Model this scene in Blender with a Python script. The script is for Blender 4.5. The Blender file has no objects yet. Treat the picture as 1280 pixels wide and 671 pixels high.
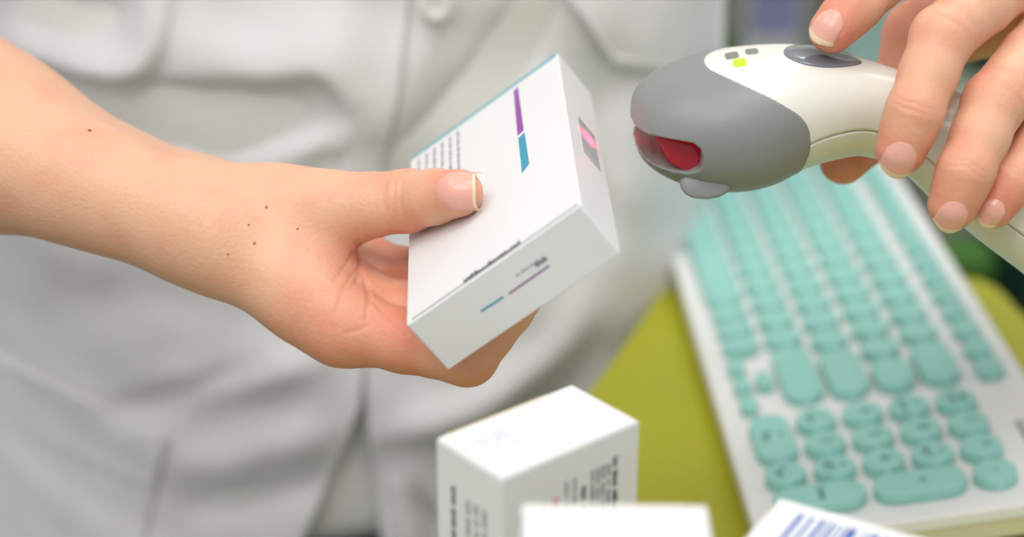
import bpy, bmesh, math, random
import numpy as np
from mathutils import Vector, Matrix
random.seed(4); RNG = np.random.default_rng(4)

# ------------------------------------------------------------------ camera, world, lamps, exposure
scn = bpy.context.scene
COL = scn.collection
F = 2380.0; TH = 0.4227; CH = 0.3936            # focal length in pixels (1280 wide), pitch, camera height over the counter
FW = np.array([0, math.cos(TH), -math.sin(TH)]); RT = np.array([1., 0, 0]); UP = np.cross(RT, FW)
CAM = np.array([0, 0, CH])
cd = bpy.data.cameras.new('camera'); cam = bpy.data.objects.new('camera', cd); COL.objects.link(cam)
cam.location = CAM; cam.rotation_euler = (math.pi / 2 - TH, 0, 0)
cd.sensor_fit = 'HORIZONTAL'; cd.sensor_width = 36; cd.lens = F * 36 / 1280
cd.clip_start = 0.02; cd.clip_end = 50
cd.dof.use_dof = True; cd.dof.focus_distance = 0.607; cd.dof.aperture_fstop = 4.3
scn.camera = cam
scn.view_settings.view_transform = 'Standard'; scn.view_settings.look = 'None'
scn.view_settings.exposure = 0.0; scn.view_settings.gamma = 1.0; scn.view_settings.use_curve_mapping = False
world = bpy.data.worlds.new('room_light'); scn.world = world; world.use_nodes = True
world.node_tree.nodes['Background'].inputs[0].default_value = (0.95, 0.975, 1.0, 1)
world.node_tree.nodes['Background'].inputs[1].default_value = 0.58


def area(name, loc, target, size, energy, color=(1, 1, 1)):
    l = bpy.data.lights.new(name, 'AREA'); l.shape = 'RECTANGLE'; l.size, l.size_y = size; l.energy = energy; l.color = color
    o = bpy.data.objects.new(name, l); COL.objects.link(o); o.location = loc
    o.rotation_euler = (Vector(target) - Vector(loc)).to_track_quat('-Z', 'Y').to_euler()
    return o


area('ceiling_lamp_or_fill', (0.25, 0.35, 1.45), (0.0, 0.62, 0), (0.8, 0.45), 6.2, (1, 0.985, 0.965))
area('ceiling_lamp_or_fill', (-0.7, 0.3, 1.45), (-0.1, 0.7, 0), (0.6, 0.6), 5.6, (1, 0.985, 0.965))
area('ceiling_lamp_or_fill', (-0.25, -0.55, 1.45), (-0.05, 0.75, 0), (0.8, 0.45), 9.5, (1, 0.985, 0.97))  # added fill from behind the camera, brightens the coat
area('ceiling_lamp_or_fill', (0.7, 1.55, 1.45), (0.3, 1.4, -0.4), (0.9, 0.5), 9, (1, 1, 1))


def at(px, py, z):
    return CAM + z * (FW + RT * (px - 640) / F + UP * (335.5 - py) / F)


def ray_dir(px, py):
    return FW + RT * (px - 640) / F + UP * (335.5 - py) / F


def on_z(px, py, z):
    d = ray_dir(px, py); return CAM + d * ((z - CH) / d[2])


def on_y(px, py, y):
    d = ray_dir(px, py); return CAM + d * (y / d[1])


def cam2w(v):                                     # (right, up, toward the camera) -> world
    return RT * v[0] + UP * v[1] - FW * v[2]


def unit(v):
    v = np.asarray(v, float); return v / np.linalg.norm(v)


# ------------------------------------------------------------------ materials
def srgb(r, g, b):
    def f(c):
        c /= 255.0
        return c / 12.92 if c <= 0.04045 else ((c + 0.055) / 1.055) ** 2.4
    return (f(r), f(g), f(b), 1)


def mat(name, col, rough=0.5, bump=None, noise=None, emit=None, **kw):
    m = bpy.data.materials.new(name); m.use_nodes = True
    nt = m.node_tree; p = nt.nodes['Principled BSDF']
    p.inputs['Base Color'].default_value = col; p.inputs['Roughness'].default_value = rough
    for k, v in kw.items():
        p.inputs[k.replace('_', ' ')].default_value = v
    tc = nt.nodes.new('ShaderNodeTexCoord')
    if noise:                                     # slight colour variation of the thing itself
        n = nt.nodes.new('ShaderNodeTexNoise'); n.inputs['Scale'].default_value = noise[0]; n.inputs['Detail'].default_value = 4
        mx = nt.nodes.new('ShaderNodeMix'); mx.data_type = 'RGBA'
        mx.inputs[6].default_value = col; mx.inputs[7].default_value = tuple(c * noise[1] for c in col[:3]) + (1,)
        nt.links.new(tc.outputs['Object'], n.inputs['Vector']); nt.links.new(n.outputs['Fac'], mx.inputs[0])
        nt.links.new(mx.outputs[2], p.inputs['Base Color'])
    if bump:
        n = nt.nodes.new('ShaderNodeTexNoise'); n.inputs['Scale'].default_value = bump[0]; n.inputs['Detail'].default_value = 3
        b = nt.nodes.new('ShaderNodeBump'); b.inputs['Strength'].default_value = bump[1]; b.inputs['Distance'].default_value = bump[2]
        nt.links.new(tc.outputs['Object'], n.inputs['Vector']); nt.links.new(n.outputs['Fac'], b.inputs['Height'])
        nt.links.new(b.outputs['Normal'], p.inputs['Normal'])
    if emit:
        p.inputs['Emission Color'].default_value = emit[0]; p.inputs['Emission Strength'].default_value = emit[1]
    return m


def skin_material():
    m = mat('skin', srgb(226, 178, 148), 0.44, bump=(750, 0.45, 0.0005))
    nt = m.node_tree; p = nt.nodes['Principled BSDF']
    a = nt.nodes.new('ShaderNodeAttribute'); a.attribute_name = 'blush_shade'
    tc = nt.nodes.new('ShaderNodeTexCoord')
    n = nt.nodes.new('ShaderNodeTexNoise'); n.inputs['Scale'].default_value = 70; n.inputs['Detail'].default_value = 5
    nt.links.new(tc.outputs['Object'], n.inputs['Vector'])
    r = nt.nodes.new('ShaderNodeMapRange'); r.inputs[1].default_value = 0.3; r.inputs[2].default_value = 0.7; r.inputs[3].default_value = -0.18; r.inputs[4].default_value = 0.24
    nt.links.new(n.outputs['Fac'], r.inputs[0])
    ad = nt.nodes.new('ShaderNodeMath'); ad.operation = 'ADD'; ad.use_clamp = True
    nt.links.new(a.outputs['Fac'], ad.inputs[0]); nt.links.new(r.outputs[0], ad.inputs[1])
    mx = nt.nodes.new('ShaderNodeMix'); mx.data_type = 'RGBA'
    mx.inputs[6].default_value = srgb(224, 174, 142); mx.inputs[7].default_value = srgb(216, 122, 98)
    nt.links.new(ad.outputs[0], mx.inputs[0]); nt.links.new(mx.outputs[2], p.inputs['Base Color'])
    p.inputs['Subsurface Weight'].default_value = 0.12
    p.inputs['Subsurface Radius'].default_value = (1.0, 0.35, 0.18); p.inputs['Subsurface Scale'].default_value = 0.004
    p.inputs['Specular IOR Level'].default_value = 0.35
    return m


def fabric_material(name, col, weave=2600, strength=0.25):
    m = mat(name, col, 0.85, noise=(6, 0.97))
    nt = m.node_tree; p = nt.nodes['Principled BSDF']
    tc = nt.nodes.new('ShaderNodeTexCoord'); w1 = nt.nodes.new('ShaderNodeTexWave'); w1.bands_direction = 'X'; w1.inputs['Scale'].default_value = weave / 6
    w2 = nt.nodes.new('ShaderNodeTexWave'); w2.bands_direction = 'Z'; w2.inputs['Scale'].default_value = weave / 6
    ad = nt.nodes.new('ShaderNodeMath'); ad.operation = 'ADD'
    b = nt.nodes.new('ShaderNodeBump'); b.inputs['Strength'].default_value = strength; b.inputs['Distance'].default_value = 0.0002
    for w in (w1, w2): nt.links.new(tc.outputs['Object'], w.inputs['Vector'])
    nt.links.new(w1.outputs['Fac'], ad.inputs[0]); nt.links.new(w2.outputs['Fac'], ad.inputs[1])
    nt.links.new(ad.outputs[0], b.inputs['Height']); nt.links.new(b.outputs['Normal'], p.inputs['Normal'])
    p.inputs['Sheen Weight'].default_value = 0.1; p.inputs['Specular IOR Level'].default_value = 0.2
    return m


M = {}
M['skin'] = skin_material()
M['nail'] = mat('nail', srgb(230, 170, 152), 0.26, Subsurface_Weight=0.1, Subsurface_Scale=0.002)
M['nail_tip'] = mat('nail_tip', srgb(234, 208, 172), 0.3)
M['mole'] = mat('mole', srgb(112, 72, 48), 0.6)
M['freckle'] = mat('freckle', srgb(172, 112, 78), 0.6, noise=(900, 0.9))
M['coat'] = fabric_material('coat_cotton', srgb(229, 227, 228))
M['shirt'] = fabric_material('shirt_cotton', srgb(236, 235, 231))
M['navy'] = fabric_material('navy_denim', srgb(16, 54, 86))
M['shoe'] = mat('shoe_leather', srgb(40, 38, 38), 0.4, noise=(30, 0.8))
M['card'] = mat('white_card', srgb(227, 227, 226), 0.42, bump=(1500, 0.06, 0.0001), noise=(20, 0.985))
M['card_raw'] = mat('raw_card_edge', srgb(222, 200, 160), 0.8, noise=(60, 0.9))
M['ink'] = mat('black_ink', srgb(45, 45, 52), 0.5, noise=(200, 0.8))
M['ink_gray'] = mat('grey_ink', srgb(168, 170, 174), 0.5, noise=(300, 0.9))
M['ink_dgray'] = mat('dark_grey_ink', srgb(110, 114, 122), 0.5, noise=(300, 0.9))
M['ink_pale'] = mat('pale_ink', srgb(206, 212, 222), 0.5, noise=(300, 0.98))
M['ink_red'] = mat('red_ink', srgb(224, 130, 124), 0.5, noise=(200, 0.9))
M['purple'] = mat('purple_ink', srgb(142, 62, 160), 0.4, noise=(80, 0.92))
M['purple_dull'] = mat('muted_purple_ink', srgb(150, 110, 150), 0.45, noise=(80, 0.92))
M['teal'] = mat('teal_ink', srgb(40, 150, 178), 0.4, noise=(80, 0.92))
M['teal_edge'] = mat('teal_card', srgb(96, 172, 184), 0.45, noise=(80, 0.95))
M['blue'] = mat('blue_ink', srgb(48, 92, 172), 0.45, noise=(80, 0.92))
M['lime'] = mat('lime_laminate', srgb(170, 169, 6), 0.42, bump=(400, 0.05, 0.0003), noise=(5, 0.93))
M['lime_edge'] = mat('lime_edging', srgb(160, 160, 20), 0.5, noise=(30, 0.9))
M['kb_white'] = mat('white_plastic', srgb(232, 232, 230), 0.45, noise=(12, 0.98))
M['kb_side'] = mat('cream_plastic', srgb(214, 210, 178), 0.5, noise=(12, 0.97))
M['key'] = mat('mint_plastic', srgb(150, 208, 198), 0.4, noise=(40, 0.97))
M['legend'] = mat('key_legend', srgb(40, 62, 62), 0.5, noise=(100, 0.9))
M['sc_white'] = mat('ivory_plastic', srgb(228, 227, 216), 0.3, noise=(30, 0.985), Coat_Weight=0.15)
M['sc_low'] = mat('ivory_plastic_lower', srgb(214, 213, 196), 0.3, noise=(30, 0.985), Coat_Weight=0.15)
M['sc_gray'] = mat('grey_rubber', srgb(134, 137, 134), 0.42, bump=(1800, 0.08, 0.0002), noise=(40, 0.97))
M['seam'] = mat('dark_seam_core', srgb(52, 52, 48), 0.7, noise=(50, 0.9))  # dark core under the shells, visible as the seam line
M['button'] = mat('smoked_button', srgb(116, 122, 128), 0.18, noise=(60, 0.9), Coat_Weight=0.6)
M['window'] = mat('red_window', (0.30, 0.002, 0.012, 1), 0.08, noise=(60, 0.5), emit=((1, 0.01, 0.03, 1), 0.08))
M['led'] = mat('lit_led', srgb(186, 214, 30), 0.3, noise=(200, 0.95), emit=((0.5, 0.9, 0.02, 1), 0.16))
M['led_off'] = mat('unlit_led', srgb(132, 134, 124), 0.25, noise=(200, 0.9))
M['floor'] = mat('floor_vinyl', srgb(112, 108, 102), 0.4, noise=(3, 0.85))
M['wall'] = mat('wall_paint', srgb(205, 208, 198), 0.8, noise=(2, 0.96))
M['shelf'] = mat('shelf_laminate', srgb(196, 200, 184), 0.5, noise=(5, 0.95))
M['crate'] = mat('dark_green_plastic', srgb(22, 62, 46), 0.4, noise=(8, 0.8))
M['green'] = mat('green_pack', srgb(66, 118, 26), 0.5, noise=(8, 0.8))
M['greens'] = mat('soft_green_pack', srgb(120, 178, 128), 0.5, noise=(8, 0.9))
M['violet'] = mat('violet_pack', srgb(146, 146, 186), 0.5, noise=(8, 0.9))
M['palewhite'] = mat('pale_pack', srgb(206, 210, 204), 0.5, noise=(8, 0.95))
M['paleteal'] = mat('pale_teal_pack', srgb(172, 208, 200), 0.5, noise=(8, 0.95))
M['dark'] = mat('black_plastic', srgb(20, 24, 22), 0.4, noise=(8, 0.8))


# ------------------------------------------------------------------ object helpers
def tag(o, label=None, cat=None, group=None, kind=None):
    if label: o['label'] = label
    if cat: o['category'] = cat
    if group: o['group'] = group
    if kind: o['kind'] = kind
    return o


def empty(name, mw, label=None, cat=None, group=None):
    o = bpy.data.objects.new(name, None); COL.objects.link(o); o.empty_display_size = 0.02
    o.matrix_world = mw if isinstance(mw, Matrix) else Matrix.Translation(Vector(mw))
    return tag(o, label, cat, group)


def mesh_obj(name, verts, faces, m, parent=None, smooth=True, local=False, angle=None):
    """links one mesh object; verts in world space (made local to the parent) unless local=True"""
    me = bpy.data.meshes.new(name)
    me.from_pydata([tuple(map(float, v)) for v in verts], [], [tuple(map(int, f)) for f in faces])
    me.materials.append(m) if not isinstance(m, (list, tuple)) else [me.materials.append(k) for k in m]
    o = bpy.data.objects.new(name, me); COL.objects.link(o)
    if parent is not None:
        o.parent = parent
        if not local:
            w = world_of(parent); me.transform(w.inverted())
    me.polygons.foreach_set('use_smooth', [smooth] * len(me.polygons))
    me.update()
    return o


def world_of(o):
    m = o.matrix_basis.copy() if o.parent is None else world_of(o.parent) @ o.matrix_basis
    return m


def bm_obj(name, bm, m, parent=None, smooth=False, local=False):
    bmesh.ops.recalc_face_normals(bm, faces=bm.faces)
    v = [tuple(p.co) for p in bm.verts]; bm.verts.index_update()
    f = [[q.index for q in k.verts] for k in bm.faces]; bm.free()
    return mesh_obj(name, v, f, m, parent, smooth, local)


def box_bm(lo, hi, bev=0.0, seg=2, bm=None):
    b = bmesh.new()
    r = bmesh.ops.create_cube(b, size=1.0)
    for v in b.verts:
        v.co = Vector([lo[i] + (v.co[i] + 0.5) * (hi[i] - lo[i]) for i in range(3)])
    if bev > 0:
        bmesh.ops.bevel(b, geom=list(b.edges), offset=bev, segments=seg, profile=0.5, affect='EDGES')
    if bm is not None:
        me = bpy.data.meshes.new('t'); b.to_mesh(me); bm.from_mesh(me); bpy.data.meshes.remove(me); b.free(); return bm
    return b


def apply_mods(o):
    dg = bpy.context.evaluated_depsgraph_get(); dg.update()
    me = bpy.data.meshes.new_from_object(o.evaluated_get(dg))
    o.modifiers.clear(); old = o.data; o.data = me; bpy.data.meshes.remove(old)
    return o


def tube(pts, r, n=10, cap=True):
    pts = [np.asarray(p, float) for p in pts]; V = []; Fc = []
    up = np.array([0.13, 0.27, 0.95])
    for i, p in enumerate(pts):
        t = unit(pts[min(i + 1, len(pts) - 1)] - pts[max(i - 1, 0)])
        a = unit(np.cross(t, up)); b = np.cross(t, a)
        rr = r[i] if hasattr(r, '__len__') else r
        V += [p + rr * (math.cos(2 * math.pi * k / n) * a + math.sin(2 * math.pi * k / n) * b) for k in range(n)]
    for i in range(len(pts) - 1):
        for k in range(n):
            Fc.append((i * n + k, i * n + (k + 1) % n, (i + 1) * n + (k + 1) % n, (i + 1) * n + k))
    if cap:
        Fc.append(tuple(range(n))[::-1]); Fc.append(tuple(range((len(pts) - 1) * n, len(pts) * n)))
    return V, Fc


def catmull(P, n):
    P = np.asarray(P, float); out = []
    Q = np.vstack([2 * P[0] - P[1], P, 2 * P[-1] - P[-2]])
    t = np.linspace(0, len(P) - 1, n)
    for s in t:
        i = min(int(s), len(P) - 2); f = s - i
        a, b, c, d = Q[i], Q[i + 1], Q[i + 2], Q[i + 3]
        out.append(0.5 * (2 * b + (c - a) * f + (2 * a - 5 * b + 4 * c - d) * f * f + (3 * b - a - 3 * c + d) * f ** 3))
    return np.array(out)


# ------------------------------------------------------------------ signed distance bodies
def seg(P, a, b, r1, r2):
    a = np.asarray(a, np.float32); ba = np.asarray(b, np.float32) - a
    pa = P - a; t = np.clip(pa @ ba / (ba @ ba), 0, 1)
    q = pa - t[:, None] * ba
    return np.sqrt(np.einsum('ij,ij->i', q, q)) - (r1 + (r2 - r1) * t)


def smin(a, b, k):
    h = np.maximum(k - np.abs(a - b), 0) / k
    return np.minimum(a, b) - h * h * k * 0.25


def smax(a, b, k):
    return -smin(-a, -b, k)


def surface_net(sdf, lo, hi, h, detail=None, B=8, bias=1.0):
    lo = np.asarray(lo, float); hi = np.asarray(hi, float)
    nb = np.maximum(np.ceil((hi - lo) / h / B).astype(int), 1); n = nb * B + 1
    D = np.empty(tuple(nb * B), np.float32)
    bi = np.stack(np.meshgrid(*[np.arange(k) for k in nb], indexing='ij'), -1).reshape(-1, 3)
    cen = (lo + (bi + 0.5) * B * h).astype(np.float32)
    dc = sdf(cen); keep = np.abs(dc) < B * h * 0.95 * bias
    loc = np.stack(np.meshgrid(*[np.arange(B)] * 3, indexing='ij'), -1).reshape(-1, 3)
    for k in np.nonzero(~keep)[0]:
        i, j, l = bi[k] * B; D[i:i + B, j:j + B, l:l + B] = 1 if dc[k] > 0 else -1
    kk = np.nonzero(keep)[0]
    for c0 in range(0, len(kk), 400):
        ks = kk[c0:c0 + 400]
        P = (lo + (bi[ks][:, None, :] * B + loc[None]) * h).reshape(-1, 3).astype(np.float32)
        d = sdf(P).reshape(len(ks), B, B, B)
        for q, k in enumerate(ks):
            i, j, l = bi[k] * B; D[i:i + B, j:j + B, l:l + B] = d[q]
    # naive surface nets
    S = D < 0
    c = [S[x:S.shape[0] - 1 + x, y:S.shape[1] - 1 + y, z:S.shape[2] - 1 + z] for x in (0, 1) for y in (0, 1) for z in (0, 1)]
    cnt = sum(k.astype(np.int8) for k in c); act = (cnt > 0) & (cnt < 8)
    idx = np.argwhere(act); vid = -np.ones(act.shape, np.int64); vid[act] = np.arange(len(idx))
    acc = np.zeros((len(idx), 3)); num = np.zeros(len(idx))
    corners = [(x, y, z) for x in (0, 1) for y in (0, 1) for z in (0, 1)]
    def val(o): return D[idx[:, 0] + o[0], idx[:, 1] + o[1], idx[:, 2] + o[2]]
    for a in corners:
        for ax in range(3):
            if a[ax] == 1: continue
            b = list(a); b[ax] = 1; va = val(a); vb = val(b)
            cr = (va < 0) != (vb < 0)
            t = np.where(cr, va / np.where(cr, va - vb, 1), 0)
            pt = np.tile(np.array(a, float), (len(idx), 1)); pt[:, ax] = t
            acc[cr] += pt[cr]; num[cr] += 1
    V = lo + (idx + acc / num[:, None]) * h
    Fs = []
    for ax in range(3):
        o1, o2 = [(1, 2), (2, 0), (0, 1)][ax]
        sl = [slice(1, -1)] * 3; sl[ax] = slice(0, -1)
        s2 = list(sl); s2[ax] = slice(1, None)
        A = S[tuple(slice(1, S.shape[k] - 1) if k != ax else slice(0, S.shape[k] - 1) for k in range(3))]
        Bn = S[tuple(slice(1, S.shape[k] - 1) if k != ax else slice(1, S.shape[k]) for k in range(3))]
        e = np.argwhere(A != Bn); fl = A[A != Bn]
        base = e.copy()
        for k in range(3):
            if k != ax: base[:, k] += 1
        def cell(d1, d2):
            q = base.copy(); q[:, o1] -= d1; q[:, o2] -= d2; return vid[q[:, 0], q[:, 1], q[:, 2]]
        quad = np.stack([cell(1, 1), cell(0, 1), cell(0, 0), cell(1, 0)], 1)
        quad[~fl] = quad[~fl][:, ::-1]
        Fs.append(quad)
    Fq = np.vstack(Fs); Fq = Fq[(Fq >= 0).all(1)]
    fn = detail or sdf
    for it in range(3):
        V = V - np.clip(fn(V.astype(np.float32)), -h, h)[:, None] * grad(fn, V, h * 0.5) * 0.9
    return V, Fq


def grad(fn, V, e):
    g = np.stack([fn((V + e * np.eye(3)[i]).astype(np.float32)) - fn((V - e * np.eye(3)[i]).astype(np.float32)) for i in range(3)], 1)
    return g / (np.linalg.norm(g, axis=1, keepdims=True) + 1e-12)


# ------------------------------------------------------------------ setting: floor, walls, counter
FLOOR = -0.9


def struct(name, lo, hi, m, bev=0.0):
    return tag(bm_obj(name, box_bm(lo, hi, bev), m), kind='structure')


struct('floor', (-2.2, -1.0, FLOOR - 0.05), (2.2, 2.3, FLOOR), M['floor'])
struct('wall_back', (-2.2, 2.3, FLOOR - 0.05), (2.2, 2.4, 1.8), M['wall'])
struct('baseboard_back', (-2.2, 2.285, FLOOR), (2.2, 2.3, FLOOR + 0.09), M['shelf'])

# lime counter: a rounded slab on a panel base, its left edge runs past the person's hip
edge = [on_z(*q, 0)[:2] for q in ((882, 286), (847, 330), (800, 404), (742, 482), (670, 572), (590, 690))]
e0 = np.array(edge)
far = [(0.125, 0.925), (0.19, 0.905)]
cr = [on_z(*q, 0)[:2] for q in ((1215, 345), (1240, 352), (1262, 368), (1282, 395), (1310, 440))]
outline = [tuple(p) for p in catmull(e0, 24)][::-1] + far + [tuple(p) for p in catmull(np.array(cr), 12)] + [(0.36, 0.6), (0.42, 0.42), (0.42, 0.2), (-0.16, 0.2), (-0.16, 0.4)]


def slab(name, outline, z0, z1, m, parent, bev):
    b = bmesh.new(); vs = [b.verts.new((x, y, z0)) for x, y in outline]
    f = b.faces.new(vs); r = bmesh.ops.extrude_face_region(b, geom=[f])
    for v in r['geom']:
        if isinstance(v, bmesh.types.BMVert): v.co.z = z1
    if bev:
        ed = [e for e in b.edges if abs(e.verts[0].co.z - e.verts[1].co.z) < 1e-6]
        bmesh.ops.bevel(b, geom=ed, offset=bev, segments=3, profile=0.5, affect='EDGES')
    return bm_obj(name, b, m, parent, smooth=False)


counter = empty('counter', (0.15, 0.5, FLOOR), 'lime green counter under the keyboard and the white cartons', 'counter')
slab('countertop', outline, -0.028, 0.0, M['lime'], counter, 0.004)
inner = [((x - 0.15) * 0.86 + 0.15, (y - 0.5) * 0.86 + 0.5) for x, y in outline]
slab('base_panel', inner, FLOOR, -0.028, M['shelf'], counter, 0)

# ------------------------------------------------------------------ cartons
ROT = np.array([2.35702012e+00, -1.93614280e+01, 3.51381472e-01])


def rod(w):
    t = np.linalg.norm(w); k = w / t; K = np.array([[0, -k[2], k[1]], [k[2], 0, -k[0]], [-k[1], k[0], 0]])
    return np.eye(3) + math.sin(t) * K + (1 - math.cos(t)) * K @ K


def mat4(R, c):
    m = Matrix.Identity(4)
    for i in range(3):
        for j in range(3): m[i][j] = R[i, j]
        m[i][3] = c[i]
    return m


class Carton:
    """axes a, b, c of the frame R; half sizes hd; faces +-0, +-1, +-2"""
    def __init__(s, R, c, hd, label, group, face_end, name='medicine_box', base=False):
        s.R, s.c, s.h = np.asarray(R), np.asarray(c, float), np.asarray(hd, float)
        off = -s.R[:, 2] * s.h[2] if base else np.zeros(3)
        s.o = empty(name, mat4(s.R, s.c + off), label, 'box', group); s.off = np.array([0, 0, s.h[2]]) if base else np.zeros(3)
        b = box_bm(-s.h + s.off, s.h + s.off, 0.0005, 2)
        bm_obj('carton_body', b, M['card'], s.o, local=True)
        # tuck flap closing one end: a thin lid standing 0.5 mm proud with rounded free corners and a slit beside it
        ax, sg = face_end
        u, v = [k for k in range(3) if k != ax]
        lo = -s.h * 0.985; hi = s.h * 0.985
        lo[ax], hi[ax] = sorted((sg * s.h[ax], sg * (s.h[ax] + 0.0005)))
        bm_obj('tuck_flap', box_bm(lo + s.off, hi + s.off, 0.0002, 1), M['card'], s.o, local=True)

    def uv(s, ax, sg, px, py):
        n = s.R[:, ax] * sg; p0 = s.c + n * s.h[ax]; d = ray_dir(px, py)
        P = CAM + d * (((p0 - CAM) @ n) / (d @ n)); return s.R.T @ (P - s.c)

    def prints(s, name, ax, sg, quads, m, lift=0.00012, label=None):
        """quads: lists of 4 local points on that face (3-vectors)"""
        V = []; Fc = []
        for q in quads:
            k = len(V)
            for l in (0.0, lift):
                for p in q:
                    p = np.array(p, float); p[ax] = sg * (s.h[ax] + 0.0000 + l) ; V.append(p + s.off)
            Fc += [(k + 4, k + 5, k + 6, k + 7)] + [(k + i, k + (i + 1) % 4, k + 4 + (i + 1) % 4, k + 4 + i) for i in range(4)]
        o = mesh_obj(name, V, Fc, m, s.o, False, True)
        if label: o['label'] = label
        return o

    def lines(s, ax, sg, u, v, u0, u1, v0, v1, n, word=0.004, height=0.45, fill=0.85):
        """n rows of small word-like strokes; rows run along axis u and stack along axis v"""
        Q = []
        st = (v1 - v0) / n
        for i in range(n):
            a = u0; end = u0 + (u1 - u0) * random.uniform(0.65, 1.0); sgn = 1 if u1 > u0 else -1
            while (end - a) * sgn > word * 0.5:
                w = word * random.uniform(0.4, 1.2)
                g = a
                while (a + sgn * w - g) * sgn > 0.0003:
                    gw = 0.0005 * random.uniform(0.7, 1.3); hh = st * height * random.uniform(0.6, 1.0)
                    vv = v0 + st * (i + 0.25)
                    P = []
                    for (du, dv) in ((0, 0), (gw * 0.72, 0), (gw * 0.72, hh), (0, hh)):
                        p = np.zeros(3); p[u] = g + sgn * du; p[v] = vv + dv; P.append(p)
                    Q.append(P); g += sgn * gw
                a += sgn * (w + word * 0.16)
        return Q


def rect(ax, u, v, u0, v0, u1, v1):
    P = []
    for (a, b) in ((u0, v0), (u1, v0), (u1, v1), (u0, v1)):
        p = np.zeros(3); p[u] = a; p[v] = b; P.append(p)
    return P


# --- the box held in the hand
HR = rod(ROT); HC = np.array([-1.94452121e-03, 5.74451573e-01, 1.59316034e-01]); HH = np.array([3.26369174e-02, 5.93753859e-02, 1.00711465e-02])
held = Carton(HR, HC, HH, 'slim white medicine box held between thumb and fingers, facing the scanner', None, (1, -1))
# axes: 0 along the short edge, 1 along the long edge (away), 2 out of the front face
hx, hy, hz = HH
held.prints('top_panel', 1, 1, [rect(1, 0, 2, -hx * .985, -hz * .97, hx * .985, hz * .97)], M['teal_edge'], 0.0002, 'teal end panel')
held.prints('edge_stripe', 2, 1, [rect(2, 0, 1, -hx * .985, hy - .0023, hx * .985, hy - .0003)], M['teal_edge'], label='thin teal stripe along the far edge')
held.prints('printed_text', 2, 1, held.lines(2, 1, 1, 0, hy * .90, hy * -.15, -hx * .92, -hx * .28, 6, .005, .36), M['ink_gray'], label='pale grey lines of small print')
a = held.uv(2, 1, 645, 112); b = held.uv(2, 1, 651, 167); c = held.uv(2, 1, 652, 170); d = held.uv(2, 1, 656.5, 210)
bw = 0.0013
held.prints('colour_bar', 2, 1, [[(a[0] - bw * .7, a[1], 0), (b[0] - bw, b[1], 0), (b[0] + bw, b[1] + .001, 0), (a[0] + bw * .7, a[1] + .001, 0)]], M['purple'], label='purple half of the tapering bar')
held.prints('colour_bar', 2, 1, [[(c[0] - bw, c[1], 0), (d[0] - bw, d[1] - .002, 0), (d[0] + bw * 1.3, d[1] + .001, 0), (c[0] + bw, c[1] + .001, 0)]], M['teal'], label='teal half of the tapering bar')
# end face towards the camera (axis 1, negative): slit, bold name, lines
held.prints('flap_slit', 2, 1, [rect(2, 0, 1, -hx * .93, -hy + .0006, hx * .97, -hy + .0013)], M['ink_dgray'], .00006, 'dark slit beside the tuck flap')
q0 = held.uv(2, 1, 580, 356); q1 = held.uv(2, 1, 650, 309)
Q = []
g = q0[0]
while g < q1[0]:
    w = random.uniform(.0007, .0012); hgt = random.uniform(.0012, .0026)
    Q.append(rect(2, 0, 1, g, -hy + .0011, g + w, -hy + .0011 + hgt)); g += w + random.uniform(.0002, .0004)
held.prints('printed_name', 2, 1, Q, M['ink'], label='black lettering half hidden in the fold')


def stripe(f, p, q, w, m, name, label):
    A = held.uv(1, -1, *p); B = held.uv(1, -1, *q); dz = np.array([0, 0, w])
    held.prints(name, 1, -1, [[A, B, B + dz, A + dz]], m, .0006, label)


stripe(0, (602, 389), (630, 371), .0007, M['teal'], 'rule', 'teal rule on the end flap')
stripe(0, (637, 367), (687, 332), .0007, M['purple_dull'], 'rule', 'purple rule on the end flap')
A = held.uv(1, -1, 646, 345); B = held.uv(1, -1, 668, 334)
Q = held.lines(1, -1, 0, 2, A[0], B[0] + .002, A[2] - .0004, A[2] + .0014, 1, .003, .6)
held.prints('printed_text', 1, -1, Q, M['ink_gray'], .0006)
A = held.uv(1, -1, 671, 333); B = held.uv(1, -1, 682, 325)
Q = held.lines(1, -1, 0, 2, A[0], B[0] + .003, A[2] - .0006, A[2] + .0018, 1, .002, .8)
held.prints('printed_text', 1, -1, Q, M['ink_dgray'], .0006)
# scanned side: barcode
Q = []
A = held.uv(0, 1, 727, 150); B = held.uv(0, 1, 745, 208)
g = B[1]; zlo = -hz * .62; zhi = hz * .28
while g < A[1]:
    w = random.choice([.0004, .0006, .0009, .0012]); Q.append(rect(0, 1, 2, g, zlo, min(g + w, A[1]), zhi)); g += w + random.choice([.0004, .0006, .0009])
held.prints('barcode', 0, 1, Q, M['ink_gray'], label='grey barcode lit by the scanner')

# --- standing carton
zt = 0.13; sa = 0.6916; cs, sn = math.cos(sa), math.sin(sa)
SR = np.array([[cs, -sn, 0], [sn, cs, 0], [0, 0, 1.]])
stand = Carton(SR, (.0076, .4738, zt / 2), (.0255, .01465, zt / 2), 'white medicine box standing upright behind the other two cartons, text on two sides', 'white cartons on the counter', (2, 1), base=True)
hx, hy, hz = stand.h
stand.prints('printed_text', 1, -1, stand.lines(1, -1, 2, 0, hz * .86, -hz * .9, hx * .26, hx * .58, 4, .005, .55), M['ink_dgray'])
stand.prints('printed_text', 1, -1, stand.lines(1, -1, 2, 0, hz * .80, -hz * .9, -hx * .80, -hx * .34, 4, .005, .5), M['ink_gray'])
stand.prints('printed_text', 1, -1, stand.lines(1, -1, 2, 0, hz * .86, -hz * .9, -hx * .14, hx * .10, 2, .005, .5), M['ink_gray'])
stand.prints('printed_title', 1, -1, stand.lines(1, -1, 2, 0, hz * .88, -hz * .9, hx * .56, hx * .72, 1, .006, .55), M['ink_dgray'], label='bold dark line of print')
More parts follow.
